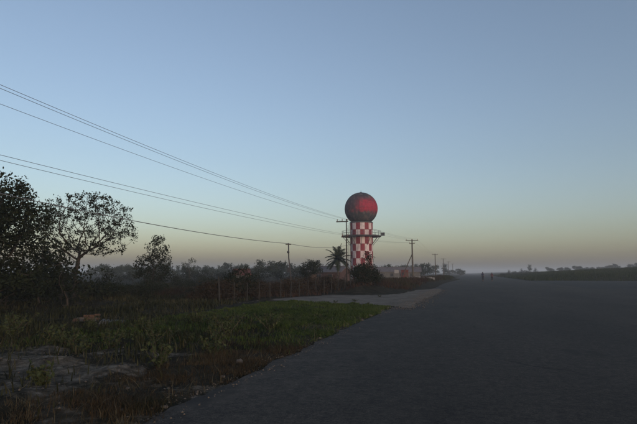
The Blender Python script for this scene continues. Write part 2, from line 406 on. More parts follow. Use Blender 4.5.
blades('dry_grass', X, Y, (.035 + .11 * rs.rand(len(X))) * (.35 + .9 * fbm(X, Y, 3)), .006, M['grass_dry'], 'rusty brown dry grass along the near road edge', 'grass', 14, lean=1.5, tint=np.clip(fbm(X * 1.1, Y * 1.1, 3) * 1.1 - .1 + rs.randn(len(X)) * .18, 0, 1))
X, Y = scatter(190000, -40, -4.5, 4, 62, lambda x, y: (.25 + .75 * clump(x, y, .5, 5)) * (1 - .75 * sstep(.2, .6, sandmask(x, y))) * notdrv(x, y) * np.where((x > -9.5) & (y > 12), .25, 1) * np.where(x > -5.5, .2, 1) * np.where(x + .2 * y > -7, .0 + (y < 16), 1), 15)
rs = np.random.RandomState(5)
blades('scrub_grass', X, Y, (.08 + .26 * rs.rand(len(X))) * (.35 + fbm(X * .4, Y * .4, 3)), .014 + .0012 * Y, M['grass_scrub'], 'dark rough grass over the field left of the road', 'grass', 16, lean=.8, tint=np.clip(fbm(X * .5, Y * .5, 3) + rs.randn(len(X)) * .2, 0, 1))
X, Y = scatter(150000, -24, -3.4, 29, 150, lambda x, y: notdrv(x, y) * sstep(0, 1.3, edge_off(x) - .5 - .02 * np.minimum(y, 90) + 2.6 * sstep(60, 120, y)) * (.3 + .7 * clump(x, y, .6, 8)), 17)
rs = np.random.RandomState(6)
blades('bank_grass', X, Y, (.15 + .38 * rs.rand(len(X))) * (.5 + .8 * fbm(X * .5, Y * .3, 3)), .02 + .0009 * Y, M['grass_rust'], 'reddish brown dry grass on the bank beside the road', 'grass', 18, lean=.6, full=False, tint=np.clip(fbm(X * .4, Y * .25, 3) * 1.5 - .35 + rs.randn(len(X)) * .15 + .35 * sstep(70, 110, Y) + .5 * sstep(-5.2, -3.6, X), 0, 1))
X, Y = scatter(16000, -13, -3.5, 4, 18, lambda x, y: (.15 + .85 * clump(x, y, 1.8, 9)) * (1 - .4 * sstep(.3, .6, sandmask(x, y))), 23)
rs = np.random.RandomState(24)
blades('dead_stalks', X, Y, .03 + .16 * rs.rand(len(X)) ** 2, .004 + .0006 * Y, M['grass_straw'], 'thin straw coloured dead stalks scattered over the near verge', 'grass', 25, lean=2.6, tint=rs.rand(len(X)))
def fdens(x, y): return sstep(0, .9, x - ROAD_R - .3 + (fbm(y * .3, x * .1) - .5) * 2) * ((y > 112.6 + 2.5 * (fbm(x * .3, y * 0, 3) - .5)))
X, Y = scatter(130000, 12, 110, 110, 300, lambda x, y: fdens(x, y) * (x < 20 + .42 * (y - 40)), 19)
rs = np.random.RandomState(8)
blades('field_grass', X, Y, (.25 + .4 * rs.rand(len(X))) * (.5 + fbm(X * .2, Y * .2, 3)), .04 + .0008 * Y, M['grass_field'], 'olive grass field to the right of the road', 'grass', 20, full=False, tint=np.clip(fbm(X * .1, Y * .05, 3) * 1.6 - .3 + rs.randn(len(X)) * .15, 0, 1))

# ------------------------------------------------------------------ trees
def grow(att, base, top, step, di, dk, maxn=2600, seed=0, jitter=.12):
    """space colonisation: branches reach out to points spread through the crown"""
    rs = np.random.RandomState(seed); nodes = [np.array(base, float)]; par = [-1]
    top = np.array(top, float); b = nodes[0]; nseg = max(2, int(np.linalg.norm(top - b) / step))
    for i in range(1, nseg + 1):
        nodes.append(b + (top - b) * i / nseg + rs.randn(3) * step * .10 * np.array([1, 1, .2])); par.append(i - 1)
    att = att.copy(); P = np.array(nodes); near = np.full(len(att), 1e9); ni = np.zeros(len(att), int)
    def upd(s):
        for j in range(s, len(nodes)):
            dd = np.linalg.norm(att - nodes[j], axis=1); k = dd < near; near[k] = dd[k]; ni[k] = j
    upd(0); seen = {}
    for it in range(160):
        if len(att) == 0 or len(nodes) > maxn: break
        act = near < di if it > 0 else np.ones(len(att), bool)
        if not act.any(): act = near <= near.min() + step
        s = len(nodes); grown = False
        for j in np.unique(ni[act]):
            q = att[act & (ni == j)] - nodes[j]; q /= np.linalg.norm(q, axis=1)[:, None] + 1e-9
            dvec = q.mean(0) + rs.randn(3) * jitter; dvec /= np.linalg.norm(dvec) + 1e-9
            p = nodes[j] + dvec * step; key = (j, tuple(np.round(p / step, 0)))
            if seen.get(key, 0) > 1: continue
            seen[key] = seen.get(key, 0) + 1
            nodes.append(p); par.append(int(j)); grown = True
        if not grown: break
        upd(s); k = near > dk; att = att[k]; near = near[k]; ni = ni[k]
    return np.array(nodes), np.array(par)
def radii(nodes, par, tip, ex=2.3):
    n = len(nodes); acc = np.zeros(n)
    for i in range(n - 1, 0, -1):
        if acc[i] == 0: acc[i] = tip ** ex
        acc[par[i]] += acc[i]
    return np.maximum(acc, tip ** ex) ** (1 / ex)
def wood_mesh(name, nodes, par, rad, m, parent, flare=1.0, sides=6):
    V = []; Fc = []
    for i in range(1, len(nodes)):
        p = nodes[par[i]]; q = nodes[i]; d = q - p; L_ = np.linalg.norm(d)
        if L_ < 1e-6: continue
        d = d / L_; u = np.cross(d, [0, 0, 1.] if abs(d[2]) < .9 else [1., 0, 0]); u /= np.linalg.norm(u); w = np.cross(d, u)
        n = sides if rad[i] > .025 else 3; b0 = len(V); r0 = min(rad[par[i]], rad[i] * 1.35); r1 = rad[i]
        if par[i] == 0: r0 *= flare
        for pp, rr in ((p - d * r0 * .3, r0), (q, r1)):
            for k in range(n):
                a = 2 * math.pi * k / n; V.append(pp + (u * math.cos(a) + w * math.sin(a)) * rr)
        for k in range(n):
            k2 = (k + 1) % n; Fc += [(b0 + k, b0 + k2, b0 + n + k2), (b0 + k, b0 + n + k2, b0 + n + k)]
    o = np_mesh(name, np.array(V), np.array(Fc), m, None, parent); o.data.shade_smooth(); return o
def leaf_mesh(name, cen, per, spread, size, m, parent, seed, droop=.3, var=1.1):
    """leaf-shaped folded quads in clumps round the twig ends"""
    rs = np.random.RandomState(seed); n = len(cen) * per
    c = np.repeat(cen, per, 0) + rs.randn(n, 3) * spread * np.array([1, 1, .7])
    ct = np.repeat(rs.rand(len(cen)), per)
    s = size * (1 - var / 2 + var * rs.rand(n))[:, None]
    d = rs.randn(n, 3); d[:, 2] -= droop; d /= np.linalg.norm(d, axis=1)[:, None]
    u = np.cross(d, rs.randn(n, 3)); u /= np.linalg.norm(u, axis=1)[:, None]; w = np.cross(d, u)
    V = np.stack([c - d * s * .5, c + u * s * .27 + w * s * .06, c + d * s * .5, c - u * s * .27 + w * s * .06], 1).reshape(-1, 3)
    k = np.arange(n)[:, None] * 4; Fc = np.concatenate([k + [0, 1, 2], k + [0, 2, 3]])
    t = np.repeat(np.clip(.25 + .5 * ct + rs.randn(n) * .15, 0, 1), 4)
    return np_mesh(name, V, Fc, m, {'tint': t}, parent)
def crown_points(n, c, r, seed, inner=.0, flat=-1.0, noise=.35):
    """points in a lumpy ellipsoid"""
    rs = np.random.RandomState(seed); out = []
    lob = rs.randn(7, 3); lob /= np.linalg.norm(lob, axis=1)[:, None]; amp = rs.rand(7)
    while len(out) < n:
        p = rs.uniform(-1.3, 1.3, 3); q = np.linalg.norm(p)
        if p[2] < flat or q < 1e-3: continue
        lim = 1 - noise + noise * 2 * np.max(amp * np.clip((p / q) @ lob.T, 0, 1) ** 2)
        if q < lim and q > inner * lim: out.append(np.array(c) + p * np.array(r))
    return np.array(out)
def make_tree(name, label, cat, loc, pts, base_top, step=.28, di=2.2, dk=.45, tip=.010, per=14, spread=.13, size=.14, leafm='leaf', bark='bark', seed=1, leafy=2, drop=.0, group=None, flare=1.3, stems=None, trunk_name='trunk', maxn=2600):
    t = empty(name, loc, label, cat, group)
    nodes, par = grow(pts, (0, 0, -.15), base_top, step, di, dk, seed=seed, maxn=maxn)
    rad = radii(nodes, par, tip)
    wood_mesh(trunk_name, nodes, par, rad, M[bark], t, flare)
    kids = np.zeros(len(nodes), int); np.add.at(kids, par[1:], 1)
    lv = kids == 0
    for _ in range(leafy):
        up = np.zeros(len(nodes), bool); up[par[np.where(lv)[0]]] = True; up[0] = False; lv |= up
    lv &= nodes[:, 2] > base_top[2] * .8
    rs = np.random.RandomState(seed + 50); ii = np.where(lv)[0]; ii = ii[rs.rand(len(ii)) > drop]
    leaf_mesh('crown', nodes[ii], per, spread, size, M[leafm], t, seed + 5)
    return t
gz = lambda x, y: float(hz(x, y))

# the spreading tree with the open umbrella crown
pts = np.concatenate([crown_points(1250, (.3, 0, 3.9), (4.4, 3.0, 2.35), 4, inner=.45, flat=-.15, noise=.25),
                      crown_points(220, (2.0, -.2, 3.1), (2.2, 1.6, .6), 5, inner=.2), crown_points(160, (-2.0, -.2, 3.2), (1.8, 1.6, .7), 6, inner=.2)])
make_tree('spreading_tree', 'broad spreading tree with open lacy crown and short forked trunk', 'tree', (-22.4, 24.5, gz(-22.4, 24.5)), pts, (-.1, 0, 1.6), step=.17, di=1.5, dk=.24, tip=.008, per=11, spread=.10, size=.11, leafm='leaf_dark', bark='bark_dark', seed=8, leafy=1, drop=.15, maxn=5200)
# dense tree at the left border
pts = np.concatenate([crown_points(1500, (.2, 0, 3.5), (3.0, 2.8, 2.75), 14, inner=.1, noise=.25), crown_points(420, (.5, .3, 1.5), (2.7, 2.6, 1.5), 15, noise=.2)])
make_tree('dense_tree', 'dense black-green tree filling the left border of the scene', 'tree', (-18.9, 14.6, gz(-18.9, 14.6)), pts, (0, 0, .9), step=.24, di=1.8, dk=.34, per=34, spread=.18, size=.12, maxn=5200, leafm='leaf_dark', bark='bark_dark', seed=16, leafy=3)
# small loose tree right of the spreading one
pts = np.concatenate([crown_points(420, (0, 0, 2.9), (1.4, 1.3, 1.7), 24, inner=.1, noise=.45), crown_points(320, (-.2, 0, 1.6), (1.9, 1.4, 1.1), 26, noise=.3)])
make_tree('loose_tree', 'small loose-leaved tree right of the spreading tree', 'tree', (-24.0, 34.4, gz(-24, 34.4)), pts, (0, 0, 1.0), step=.2, di=1.4, dk=.34, per=22, spread=.15, size=.13, leafm='leaf_dark', bark='bark_dark', seed=27, leafy=2, drop=.1)
pts = crown_points(150, (0, 0, 2.9), (1.2, 1.2, 1.3), 34, inner=.2, noise=.6)
make_tree('thin_tree', 'thin see-through young tree standing alone above the scrub', 'tree', (-46.4, 77, gz(-46.4, 77)), pts, (0, 0, 1.7), step=.25, di=1.5, dk=.5, per=7, spread=.16, size=.24, leafm='leaf', seed=35, leafy=1, drop=.35)
pts = crown_points(260, (0, 0, 2.4), (1.35, 1.3, 1.4), 44, inner=.1, noise=.5)
make_tree('bushy_tree', 'bushy dark tree between the short pole and the palm', 'tree', (-18.1, 57.2, gz(-18.1, 57.2)), pts, (0, 0, 1.1), step=.22, di=1.4, dk=.4, per=30, spread=.2, size=.16, leafm='leaf_dark', seed=45, leafy=2)
pts = np.concatenate([crown_points(460, (.1, 0, 1.0), (1.5, 1.3, 1.05), 54, noise=.55), crown_points(60, (-.2, 0, 2.1), (.34, .34, .7), 56)])
make_tree('tower_bush', 'dark round bush with one pointed shoot in front of the checkered tower', 'bush', (-7.8, 41.6, gz(-7.8, 41.6)), pts, (0, 0, .3), step=.18, di=1.2, dk=.28, per=46, spread=.17, size=.10, leafm='leaf_dark', seed=57, leafy=3)
pts = crown_points(480, (0, 0, 1.05), (1.5, 1.4, 1.1), 64, noise=.3)
make_tree('fence_bush', 'dark rounded bush behind the first fence posts', 'bush', (-14.2, 29.4, gz(-14.2, 29.4)), pts, (0, 0, .3), step=.18, di=1.1, dk=.32, per=26, spread=.16, size=.11, leafm='leaf_dark', seed=67, leafy=3)

# scrub thicket: three kinds of shrub, copied one by one
shr = []
for q, (sx, sz, sd_) in enumerate(((.9, .75, 71), (1.2, .65, 72), (.7, 1.0, 73))):
    pts = crown_points(130, (0, 0, sz * .95), (sx, sx, sz), sd_, noise=.5)
    shr.append(make_tree('shrub', 'x', 'shrub', (0, 0, 0), pts, (0, 0, .2), step=.2, di=1.2, dk=.36, per=30, spread=.17, size=.095, leafm='leaf_dark', bark='bark_dark', seed=sd_, leafy=2, flare=1))
rs = np.random.RandomState(91)
spots = []
rows = [  # along the thicket: start, end, count, size, label, group
    ((-18.0, 13.5), (-24.0, 24.0), 9, 1.75, 'dark shrub under the trees at the left border', 'shrubs under the left trees'),
    ((-25.5, 25.5), (-19.5, 26.5), 10, .95, 'dark shrub round the foot of the spreading tree', 'shrubs round the spreading tree'),
    ((-27, 31), (-17, 31.5), 13, .75, 'dark shrub in the low thicket below the loose-leaved tree', 'shrubs of the near thicket'),
    ((-33, 44), (-20, 42), 13, .8, 'dark shrub in the far part of the thicket behind the fence', 'shrubs of the far thicket'),
    ((-40, 60), (-24, 56), 12, .95, 'dark shrub in the hazy scrub below the thin tree', 'shrubs of the hazy scrub'),
    ((-62, 78), (-27, 88), 18, 1.7, 'dark shrub in the hedge in front of the distant trees', 'shrubs of the far hedge'),
    ((-14.2, 26.5), (-11.0, 42), 30, .85, 'brownish shrub behind the fence line', 'shrubs behind the fence'),
    ((-13, 46), (-11, 62), 9, .7, 'low shrub on the bank right of the pointed bush', 'shrubs on the bank')]
pts = crown_points(150, (0, 0, .6), (.95, .95, .65), 74, noise=.4)
shr.append(make_tree('shrub', 'x', 'shrub', (0, 0, 0), pts, (0, 0, .15), step=.18, di=1.2, dk=.3, per=30, spread=.16, size=.09, leafm='leaf_rust', bark='bark', seed=74, leafy=3, flare=1))
used = [False] * 4
for (p0, p1, n, s, lab, grp) in rows:
    for k in range(n):
        t = (k + .5) / n; x = p0[0] + (p1[0] - p0[0]) * t + rs.randn() * (.7 if 'fence line' not in lab else .4); y = p0[1] + (p1[1] - p0[1]) * t + rs.randn() * 1.0
        v = 3 if 'fence line' in lab else rs.randint(3); sc_ = s * (.75 + .5 * rs.rand()); z = gz(x, y); rz = rs.rand() * 6.28
        if not used[v]:
            used[v] = True; o = shr[v]; o.location = (x, y, z); o.scale = (sc_,) * 3; o.rotation_euler.z = rz; o['label'] = lab; o['group'] = grp
        else: copy_tree(shr[v], (x, y, z), rz, sc_, lab, grp)

# distant trees: four kinds
far = []
for q, (rx, rz_, cz, sd_) in enumerate(((2.3, 2.3, 2.5, 81), (3.0, 1.9, 2.1, 82), (1.6, 2.7, 2.9, 83), (3.8, 1.8, 1.9, 84))):
    pts = crown_points(170, (0, 0, cz), (rx, rx, rz_), sd_, noise=.55)
    far.append(make_tree('distant_tree', 'x', 'tree', (0, 0, 0), pts, (0, 0, cz - rz_ * .8), step=.4, di=2.2, dk=.65, tip=.02, per=15, spread=.36, size=.42, leafm='leaf_far', bark='bark_dark', seed=sd_, leafy=2))
fused = [False] * 4
def put_far(v, x, y, s, rz, lab, grp=None):
    z = gz(x, y)
    if not fused[v]:
        fused[v] = True; o = far[v]; o.location = (x, y, z); o.scale = (s,) * 3; o.rotation_euler.z = rz; o['label'] = lab
        if grp: o['group'] = grp
        elif 'group' in o: del o['group']
    else:
        copy_tree(far[v], (x, y, z), rz, s, lab, grp)
YAW = 16.6
def polar(az, D):     # azimuth in degrees right of the camera axis, ground distance
    a_ = R(az - YAW); return math.sin(a_) * D, math.cos(a_) * D
rs = np.random.RandomState(101)
for k in range(76):
    az = -24 + 36 * (k + rs.rand()) / 76; D = 150 + 110 * rs.rand()
    x, y = polar(az, D)
    put_far(rs.randint(4), x, y, .72 + .38 * rs.rand() + (D - 150) * .0022, rs.rand() * 6.28, 'hazy tree in the distant row behind the scrub', 'distant trees left of the tower')
x, y = polar(-6.9, 135); put_far(2, x, y, 1.0, 1.0, 'tall narrow tree rising above the distant row left of the short pole')
x, y = polar(-4.7, 140); put_far(1, x, y, 1.1, 2.0, 'round tree top rising beside the short pole far behind')
x, y = polar(9.4, 135); put_far(3, x, y, .95, .5, 'flat-topped tree behind the bank right of the tower')
for k in range(14):
    az = 7.0 + 9.4 * (k + rs.rand()) / 14; D = 260 + 160 * rs.rand(); x, y = polar(az, D)
    put_far(rs.randint(4), x, y, .8 + .5 * rs.rand(), rs.rand() * 6.28, 'faint hazy tree along the vanishing left side of the road', 'trees at the far end of the road')
for k in range(24):
    az = 24.6 + 9.4 * (k + rs.rand()) / 24; D = 400 + 60 * rs.rand(); x, y = polar(az, D); v = (1, 3, 3, 0)[k % 4]; s = .75 + .2 * rs.rand() + (.35 if k in (6, 14, 15, 19, 20) else 0)
    put_far(v, x, y, s, k * 1.3, 'hazy tree on the horizon beyond the olive field', 'trees beyond the olive field')
x, y = polar(22.9, 420); put_far(2, x, y, 1.2, .3, 'lone tree far off over the left end of the olive field')
for k in range(9):
    az = 20.0 + .42 * k + .2 * rs.rand(); D = 190 + 12 * k; x, y = polar(az, D)
    copy_tree(shr[k % 3], (x, y, gz(x, y)), k, 1.3 + .5 * rs.rand(), 'small bush at the left end of the olive field by the road', 'bushes by the right road edge')

# coconut palm left of the tower
def palm(loc):
    t = empty('palm_tree', loc, 'coconut palm with drooping fronds left of the tower', 'palm tree')
    h = 3.6
    MB().tube([(0, 0, -.2), (.05, 0, .8), (.12, .05, 2.0), (.16, .05, 2.9), (.15, .05, h)], [.24, .17, .14, .13, .12], 10).build('trunk', M['bark'], t, True)
    rs = np.random.RandomState(5); top = Vector((.15, .05, h))
    for k in range(24):
        a = k * 2.399 + rs.rand() * .3; el = R(84 - 92 * (k / 23) ** .85); Lf = 2.5 + .5 * rs.rand(); n = 18
        V = []; Fc = []; p = top.copy(); dirv = Vector((math.cos(a) * math.cos(el), math.sin(a) * math.cos(el), math.sin(el))); side = Vector((-math.sin(a), math.cos(a), 0))
        for i in range(n):
            q = p + dirv * (Lf / n); f = i / (n - 1); ll = .8 * (math.sin(math.pi * (.12 + .80 * f)) ** .7)
            b = len(V); w = .022 * (1 - f) + .006; V += [p - side * w, p + side * w, q + side * w, q - side * w]; Fc += [(b, b + 1, b + 2), (b, b + 2, b + 3)]
            for s_ in (-1, 1):
                for h_ in (0, .33, .66):
                    m_ = p + (q - p) * h_; d2 = (side * s_ * .85 + dirv * .6 + Vector((0, 0, -.15 - .3 * rs.rand()))).normalized() * ll
                    b = len(V); V += [m_ - dirv * .035, m_ + dirv * .045, m_ + d2 * .55 + dirv * .04, m_ + d2]; Fc += [(b, b + 1, b + 2), (b, b + 2, b + 3)]
            p = q; dirv = (dirv + Vector((0, 0, -.055 - .05 * f))).normalized()
        np_mesh('frond', np.array([tuple(v) for v in V]), np.array(Fc), M['palm_leaf'], {'tint': np.full(len(V), rs.rand())}, t)
    for k in range(5): MB().lathe([(.001, -.13), (.08, -.09), (.11, 0), (.08, .09), (.001, .12)], 10, (.15 + .2 * math.cos(k * 1.3), .05 + .2 * math.sin(k * 1.3), h - .18)).build('coconut', M['bark'], t, True)
palm((-18.7, 72.6, gz(-18.7, 72.6)))
bpy.data.objects['palm_tree'].scale = (.84, .84, .92)

# ------------------------------------------------------------------ radar tower
TX, TY = -22.2, 107.7
tw = empty('radar_tower', (TX, TY, 0), 'red and white checkered radar tower topped by a weathered red radome', 'tower')
def paint(name, base, stain=(.07, .06, .055), amount=.55, lo=.52, hi=.72):
    """paint with rain streaks and mildew"""
    m = bpy.data.materials.new(name); m.use_nodes = True; nt = m.node_tree; b = nt.nodes['Principled BSDF']; L = nt.links.new
    b.inputs['Roughness'].default_value = .7
    tc = N(nt, 'ShaderNodeTexCoord'); mp = N(nt, 'ShaderNodeMapping'); mp.inputs['Scale'].default_value = (1.6, 1.6, .35); L(tc.outputs['Object'], mp.inputs[0])
    n = N(nt, 'ShaderNodeTexNoise'); n.inputs['Scale'].default_value = 1.5; n.inputs['Detail'].default_value = 7; L(mp.outputs[0], n.inputs['Vector'])
    cr = N(nt, 'ShaderNodeValToRGB'); e = cr.color_ramp.elements; e[0].position = lo; e[0].color = (0, 0, 0, 1); e[1].position = hi; e[1].color = (amount,) * 3 + (1,); L(n.outputs['Fac'], cr.inputs['Fac'])
    x = N(nt, 'ShaderNodeMix', data_type='RGBA'); L(cr.outputs[0], x.inputs[0]); x.inputs[6].default_value = (*base, 1); x.inputs[7].default_value = (*stain, 1); L(x.outputs[2], b.inputs['Base Color'])
    return m
M['tower_red'] = paint('tower_red', (.21, .014, .026), (.08, .02, .025), .7)
M['tower_white'] = paint('tower_white', (.58, .48, .48), (.22, .15, .15), .65, .47, .68)
# shaft: 16 columns x 8 courses of alternating colour, as a slightly proud panel grid
NC, NR, RT, HT = 16, 8, 2.52, 12.6
mb = MB(); rowh = HT / NR
for r_ in range(NR):
    for c_ in range(NC):
        for s_ in range(3):
            a0 = 2 * math.pi * (c_ + s_ / 3) / NC + .11; a1 = 2 * math.pi * (c_ + (s_ + 1) / 3) / NC + .11
            z0, z1 = r_ * rowh - (.3 if r_ == 0 else 0), (r_ + 1) * rowh
            mb.add([(RT * math.cos(a0), RT * math.sin(a0), z0), (RT * math.cos(a1), RT * math.sin(a1), z0), (RT * math.cos(a1), RT * math.sin(a1), z1), (RT * math.cos(a0), RT * math.sin(a0), z1)], [(0, 1, 2, 3)], (r_ + c_) % 2)
shaft = mb.build('shaft', [M['tower_red'], M['tower_white']], tw)
for k in range(1, NR):
    MB().lathe([(RT - .02, -.03), (RT + .025, -.03), (RT + .025, .03), (RT - .02, .03)], 48, (0, 0, k * rowh)).build('joint_band', M['tower_red'] if k % 2 else M['tower_white'], shaft)
MB().lathe([(RT, -.12), (RT + .06, -.12), (RT + .06, .12), (RT - .4, .3)], 48, (0, 0, HT)).build('collar', M['dark_steel'], tw, False)
# radome
def radome_mat():
    m = bpy.data.materials.new('radome_skin'); m.use_nodes = True; nt = m.node_tree; b = nt.nodes['Principled BSDF']; L = nt.links.new
    b.inputs['Roughness'].default_value = .75
    tc = N(nt, 'ShaderNodeTexCoord'); sx = N(nt, 'ShaderNodeSeparateXYZ'); L(tc.outputs['Object'], sx.inputs[0])
    def noise(s, sc=(1, 1, 1), d=7):
        mp = N(nt, 'ShaderNodeMapping'); mp.inputs['Scale'].default_value = sc; L(tc.outputs['Object'], mp.inputs[0])
        n = N(nt, 'ShaderNodeTexNoise'); n.inputs['Scale'].default_value = s; n.inputs['Detail'].default_value = d; n.inputs['Roughness'].default_value = .6; L(mp.outputs[0], n.inputs['Vector']); return n.outputs['Fac']
    def ramp(src, *st):
        r = N(nt, 'ShaderNodeValToRGB'); e = r.color_ramp.elements
        while len(e) < len(st): e.new(.5)
        for i, (p, c) in enumerate(st): e[i].position = p; e[i].color = (*c, 1)
        L(src, r.inputs['Fac']); return r.outputs[0]
    def mth(op, a, bb=None, c=None):
        n = N(nt, 'ShaderNodeMath', operation=op)
        for i, v in enumerate((a, bb, c)):
            if v is None: continue
            if hasattr(v, 'is_linked'): L(v, n.inputs[i])
            else: n.inputs[i].default_value = v
        return n.outputs[0]
    def mix(f, a, bb):
        x = N(nt, 'ShaderNodeMix', data_type='RGBA'); L(f, x.inputs[0])
        for i, v in ((6, a), (7, bb)):
            if hasattr(v, 'is_linked'): L(v, x.inputs[i])
            else: x.inputs[i].default_value = (*v, 1)
        return x.outputs[2]
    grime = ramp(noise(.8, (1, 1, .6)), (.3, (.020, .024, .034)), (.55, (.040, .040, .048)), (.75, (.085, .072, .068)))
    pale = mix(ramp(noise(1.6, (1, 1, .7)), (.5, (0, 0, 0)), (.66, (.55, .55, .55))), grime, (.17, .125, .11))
    # red belt, strongest towards +x, fading into the mottled base colour towards -x
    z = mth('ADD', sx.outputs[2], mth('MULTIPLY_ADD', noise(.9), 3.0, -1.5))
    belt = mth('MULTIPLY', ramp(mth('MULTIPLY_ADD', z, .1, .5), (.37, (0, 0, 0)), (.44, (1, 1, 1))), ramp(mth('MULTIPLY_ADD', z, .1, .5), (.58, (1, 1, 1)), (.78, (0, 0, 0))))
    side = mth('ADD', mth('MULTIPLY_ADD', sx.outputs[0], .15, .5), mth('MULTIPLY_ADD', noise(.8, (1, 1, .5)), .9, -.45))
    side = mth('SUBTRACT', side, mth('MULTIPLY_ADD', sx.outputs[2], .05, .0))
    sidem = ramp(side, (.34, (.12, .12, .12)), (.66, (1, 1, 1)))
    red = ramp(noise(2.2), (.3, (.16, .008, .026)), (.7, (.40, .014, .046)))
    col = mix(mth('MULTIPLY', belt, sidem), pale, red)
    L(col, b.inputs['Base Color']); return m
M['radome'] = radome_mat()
RR, RZ = 3.65, 15.75
prof = []
for i in range(33):
    a = -math.pi / 2 + math.pi * i / 32
    if math.sin(a) * RR < -2.95: continue
    prof.append((max(.002, RR * math.cos(a)), RR * math.sin(a)))
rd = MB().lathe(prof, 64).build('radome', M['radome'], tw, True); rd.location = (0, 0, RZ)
for k in range(16):      # panel flanges
    a = 2 * math.pi * k / 16 + .1
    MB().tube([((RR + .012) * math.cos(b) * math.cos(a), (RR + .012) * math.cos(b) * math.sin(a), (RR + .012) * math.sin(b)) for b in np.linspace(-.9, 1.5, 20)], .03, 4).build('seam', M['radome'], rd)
for zz in (-1.6, -.1, 1.5, 2.7):
    r0 = math.sqrt(RR ** 2 - zz ** 2) + .012
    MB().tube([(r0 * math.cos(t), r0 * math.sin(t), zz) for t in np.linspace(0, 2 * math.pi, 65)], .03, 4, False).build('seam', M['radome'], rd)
MB().tube([(0, 0, RR - .05), (0, 0, RR + .12), (0, 0, RR + .16), (0, 0, RR + .55)], [.28, .2, .05, .02], 10).build('finial', M['dark_steel'], rd)
# gallery with railing and a side landing
gal = MB().lathe([(RT - .02, -.16), (4.35, -.12), (4.4, .10), (RT - .02, .10)], 48).build('gallery', M['dark_steel'], tw); gal.location = (0, 0, 9.6)
for rz_ in (.55, 1.05):
    MB().tube([(4.28 * math.cos(t), 4.28 * math.sin(t), .1 + rz_) for t in np.linspace(0, 2 * math.pi, 49)], .03, 5, False).build('rail', M['steel'], gal)
for k in range(20):
    t = 2 * math.pi * k / 20; MB().tube([(4.28 * math.cos(t), 4.28 * math.sin(t), .05), (4.28 * math.cos(t), 4.28 * math.sin(t), 1.17)], .028, 5).build('rail_post', M['steel'], gal)
for k in range(12):
    t = 2 * math.pi * k / 12 + .2; MB().tube([(4.1 * math.cos(t), 4.1 * math.sin(t), -.12), (RT * math.cos(t), RT * math.sin(t), -2.0)], .055, 6).build('bracket', M['steel'], gal)
MB().box((4.75, .2, .42), (.75, .7, .65)).build('lamp_housing', M['dark_steel'], gal)
# caged ladder and cable riser up the left side
lad = MB()
la = R(192); lu = Vector((math.cos(la), math.sin(la), 0)); lt = Vector((-math.sin(la), math.cos(la), 0))
for s_ in (-.24, .24): lad.tube([lu * (RT + .42) + lt * s_ + Vector((0, 0, -.05)), lu * (RT + .42) + lt * s_ + Vector((0, 0, 12.2))], .045, 6)
ladder = lad.build('ladder', M['steel'], tw)
for k in range(40): MB().tube([lu * (RT + .42) + lt * -.24 + Vector((0, 0, .3 + k * .3)), lu * (RT + .42) + lt * .24 + Vector((0, 0, .3 + k * .3))], .018, 5).build('rung', M['steel'], ladder)
for k in range(13): MB().tube([lu * (RT + .42 + .38 * math.sin(t)) + lt * (.36 * math.cos(t)) + Vector((0, 0, 2.3 + k * .75)) for t in np.linspace(-.1, math.pi + .1, 11)], .022, 4).build('cage_hoop', M['steel'], ladder)
MB().tube([lu.lerp(lt, .45).normalized() * -0 + Vector((math.cos(R(215)), math.sin(R(215)), 0)) * (RT + .12) + Vector((0, 0, zq)) for zq in (-.1, 12.3)], .11, 8).build('cable_riser', M['steel'], tw)
MB().box((math.cos(R(255)) * (RT + .02), math.sin(R(255)) * (RT + .02), 1.05), (.95, .12, 2.1), R(255 + 90)).build('door', M['steel'], tw)

# ------------------------------------------------------------------ poles
def power_pole(loc, h, label, arms, group='power poles along the left verge', r=.13, lean=(0, 0), strut=None, m='wood_pole', az=0):
    """arms: (height, from_x, to_x) with insulators on them"""
    t = empty('power_pole', loc, label, 'power pole', group); lx, ly = lean
    P_ = lambda z: Vector((lx * z / h, ly * z / h, z))
    MB().tube([P_(-.3) , P_(h * .5), P_(h)], [r * 1.2, r, r * .72], 10).build('pole', M[m], t, True)
    for (z, x0, x1) in arms:
        c0 = P_(z); ar = MB().box((c0.x + (x0 + x1) / 2, c0.y - r - .045, z), (x1 - x0, .085, .11)).build('crossarm', M[m], t)
        n = 3 if x1 - x0 > 1.2 else 2
        for k in range(n):
            x = x0 + .12 + (x1 - x0 - .24) * k / (n - 1)
            MB().lathe([(.001, 0), (.018, 0), (.018, .08), (.055, .08), (.06, .13), (.035, .16), (.05, .19), (.03, .235), (.001, .24)], 8, (c0.x + x, c0.y - r - .045, z + .05)).build('insulator', M['ceramic'], ar)
    if strut:
        MB().tube([(strut[0], strut[1], -.2), P_(strut[2])], [.10, .08], 8).build('strut', M[m], t, True)
    return t
P0 = (-15, 4); P1 = (-12.95, 54.5); P2 = (-9.26, 89.5); P3 = (-9.5, 159.7)
power_pole((*P0, gz(*P0)), 7.8, 'power pole nearest the camera on the left carrying the upper wires', [(7.38, -1.2, 1.1), (5.4, -.5, .5)])
power_pole((*P1, gz(*P1)), 7.75, 'power pole with one-sided crossarm in front of the checkered tower', [(7.45, -1.15, .25), (5.7, -.55, .3)], r=.075, m='bark_dark')
power_pole((*P2, gz(*P2)), 7.5, 'power pole with crossarm and diagonal strut right of the tower', [(7.25, -1.1, 1.1), (6.7, -.5, .5)], strut=(-2.4, .3, 4.9), r=.15)
power_pole((*P3, gz(*P3)), 7.6, 'hazy power pole beyond the strutted one, the nearer of the far ones', [(7.3, -.9, .9)], r=.16)
for k, (x, y) in enumerate(((-9.2, 208), (-9.0, 262), (-8.8, 330))):
    power_pole((x, y, gz(x, y)), 7.4, ('second hazy power pole far along the left verge', 'third hazy power pole far along the left verge', 'faintest power pole at the end of the far row')[k], [(7.15, -.9, .9)], r=.16)
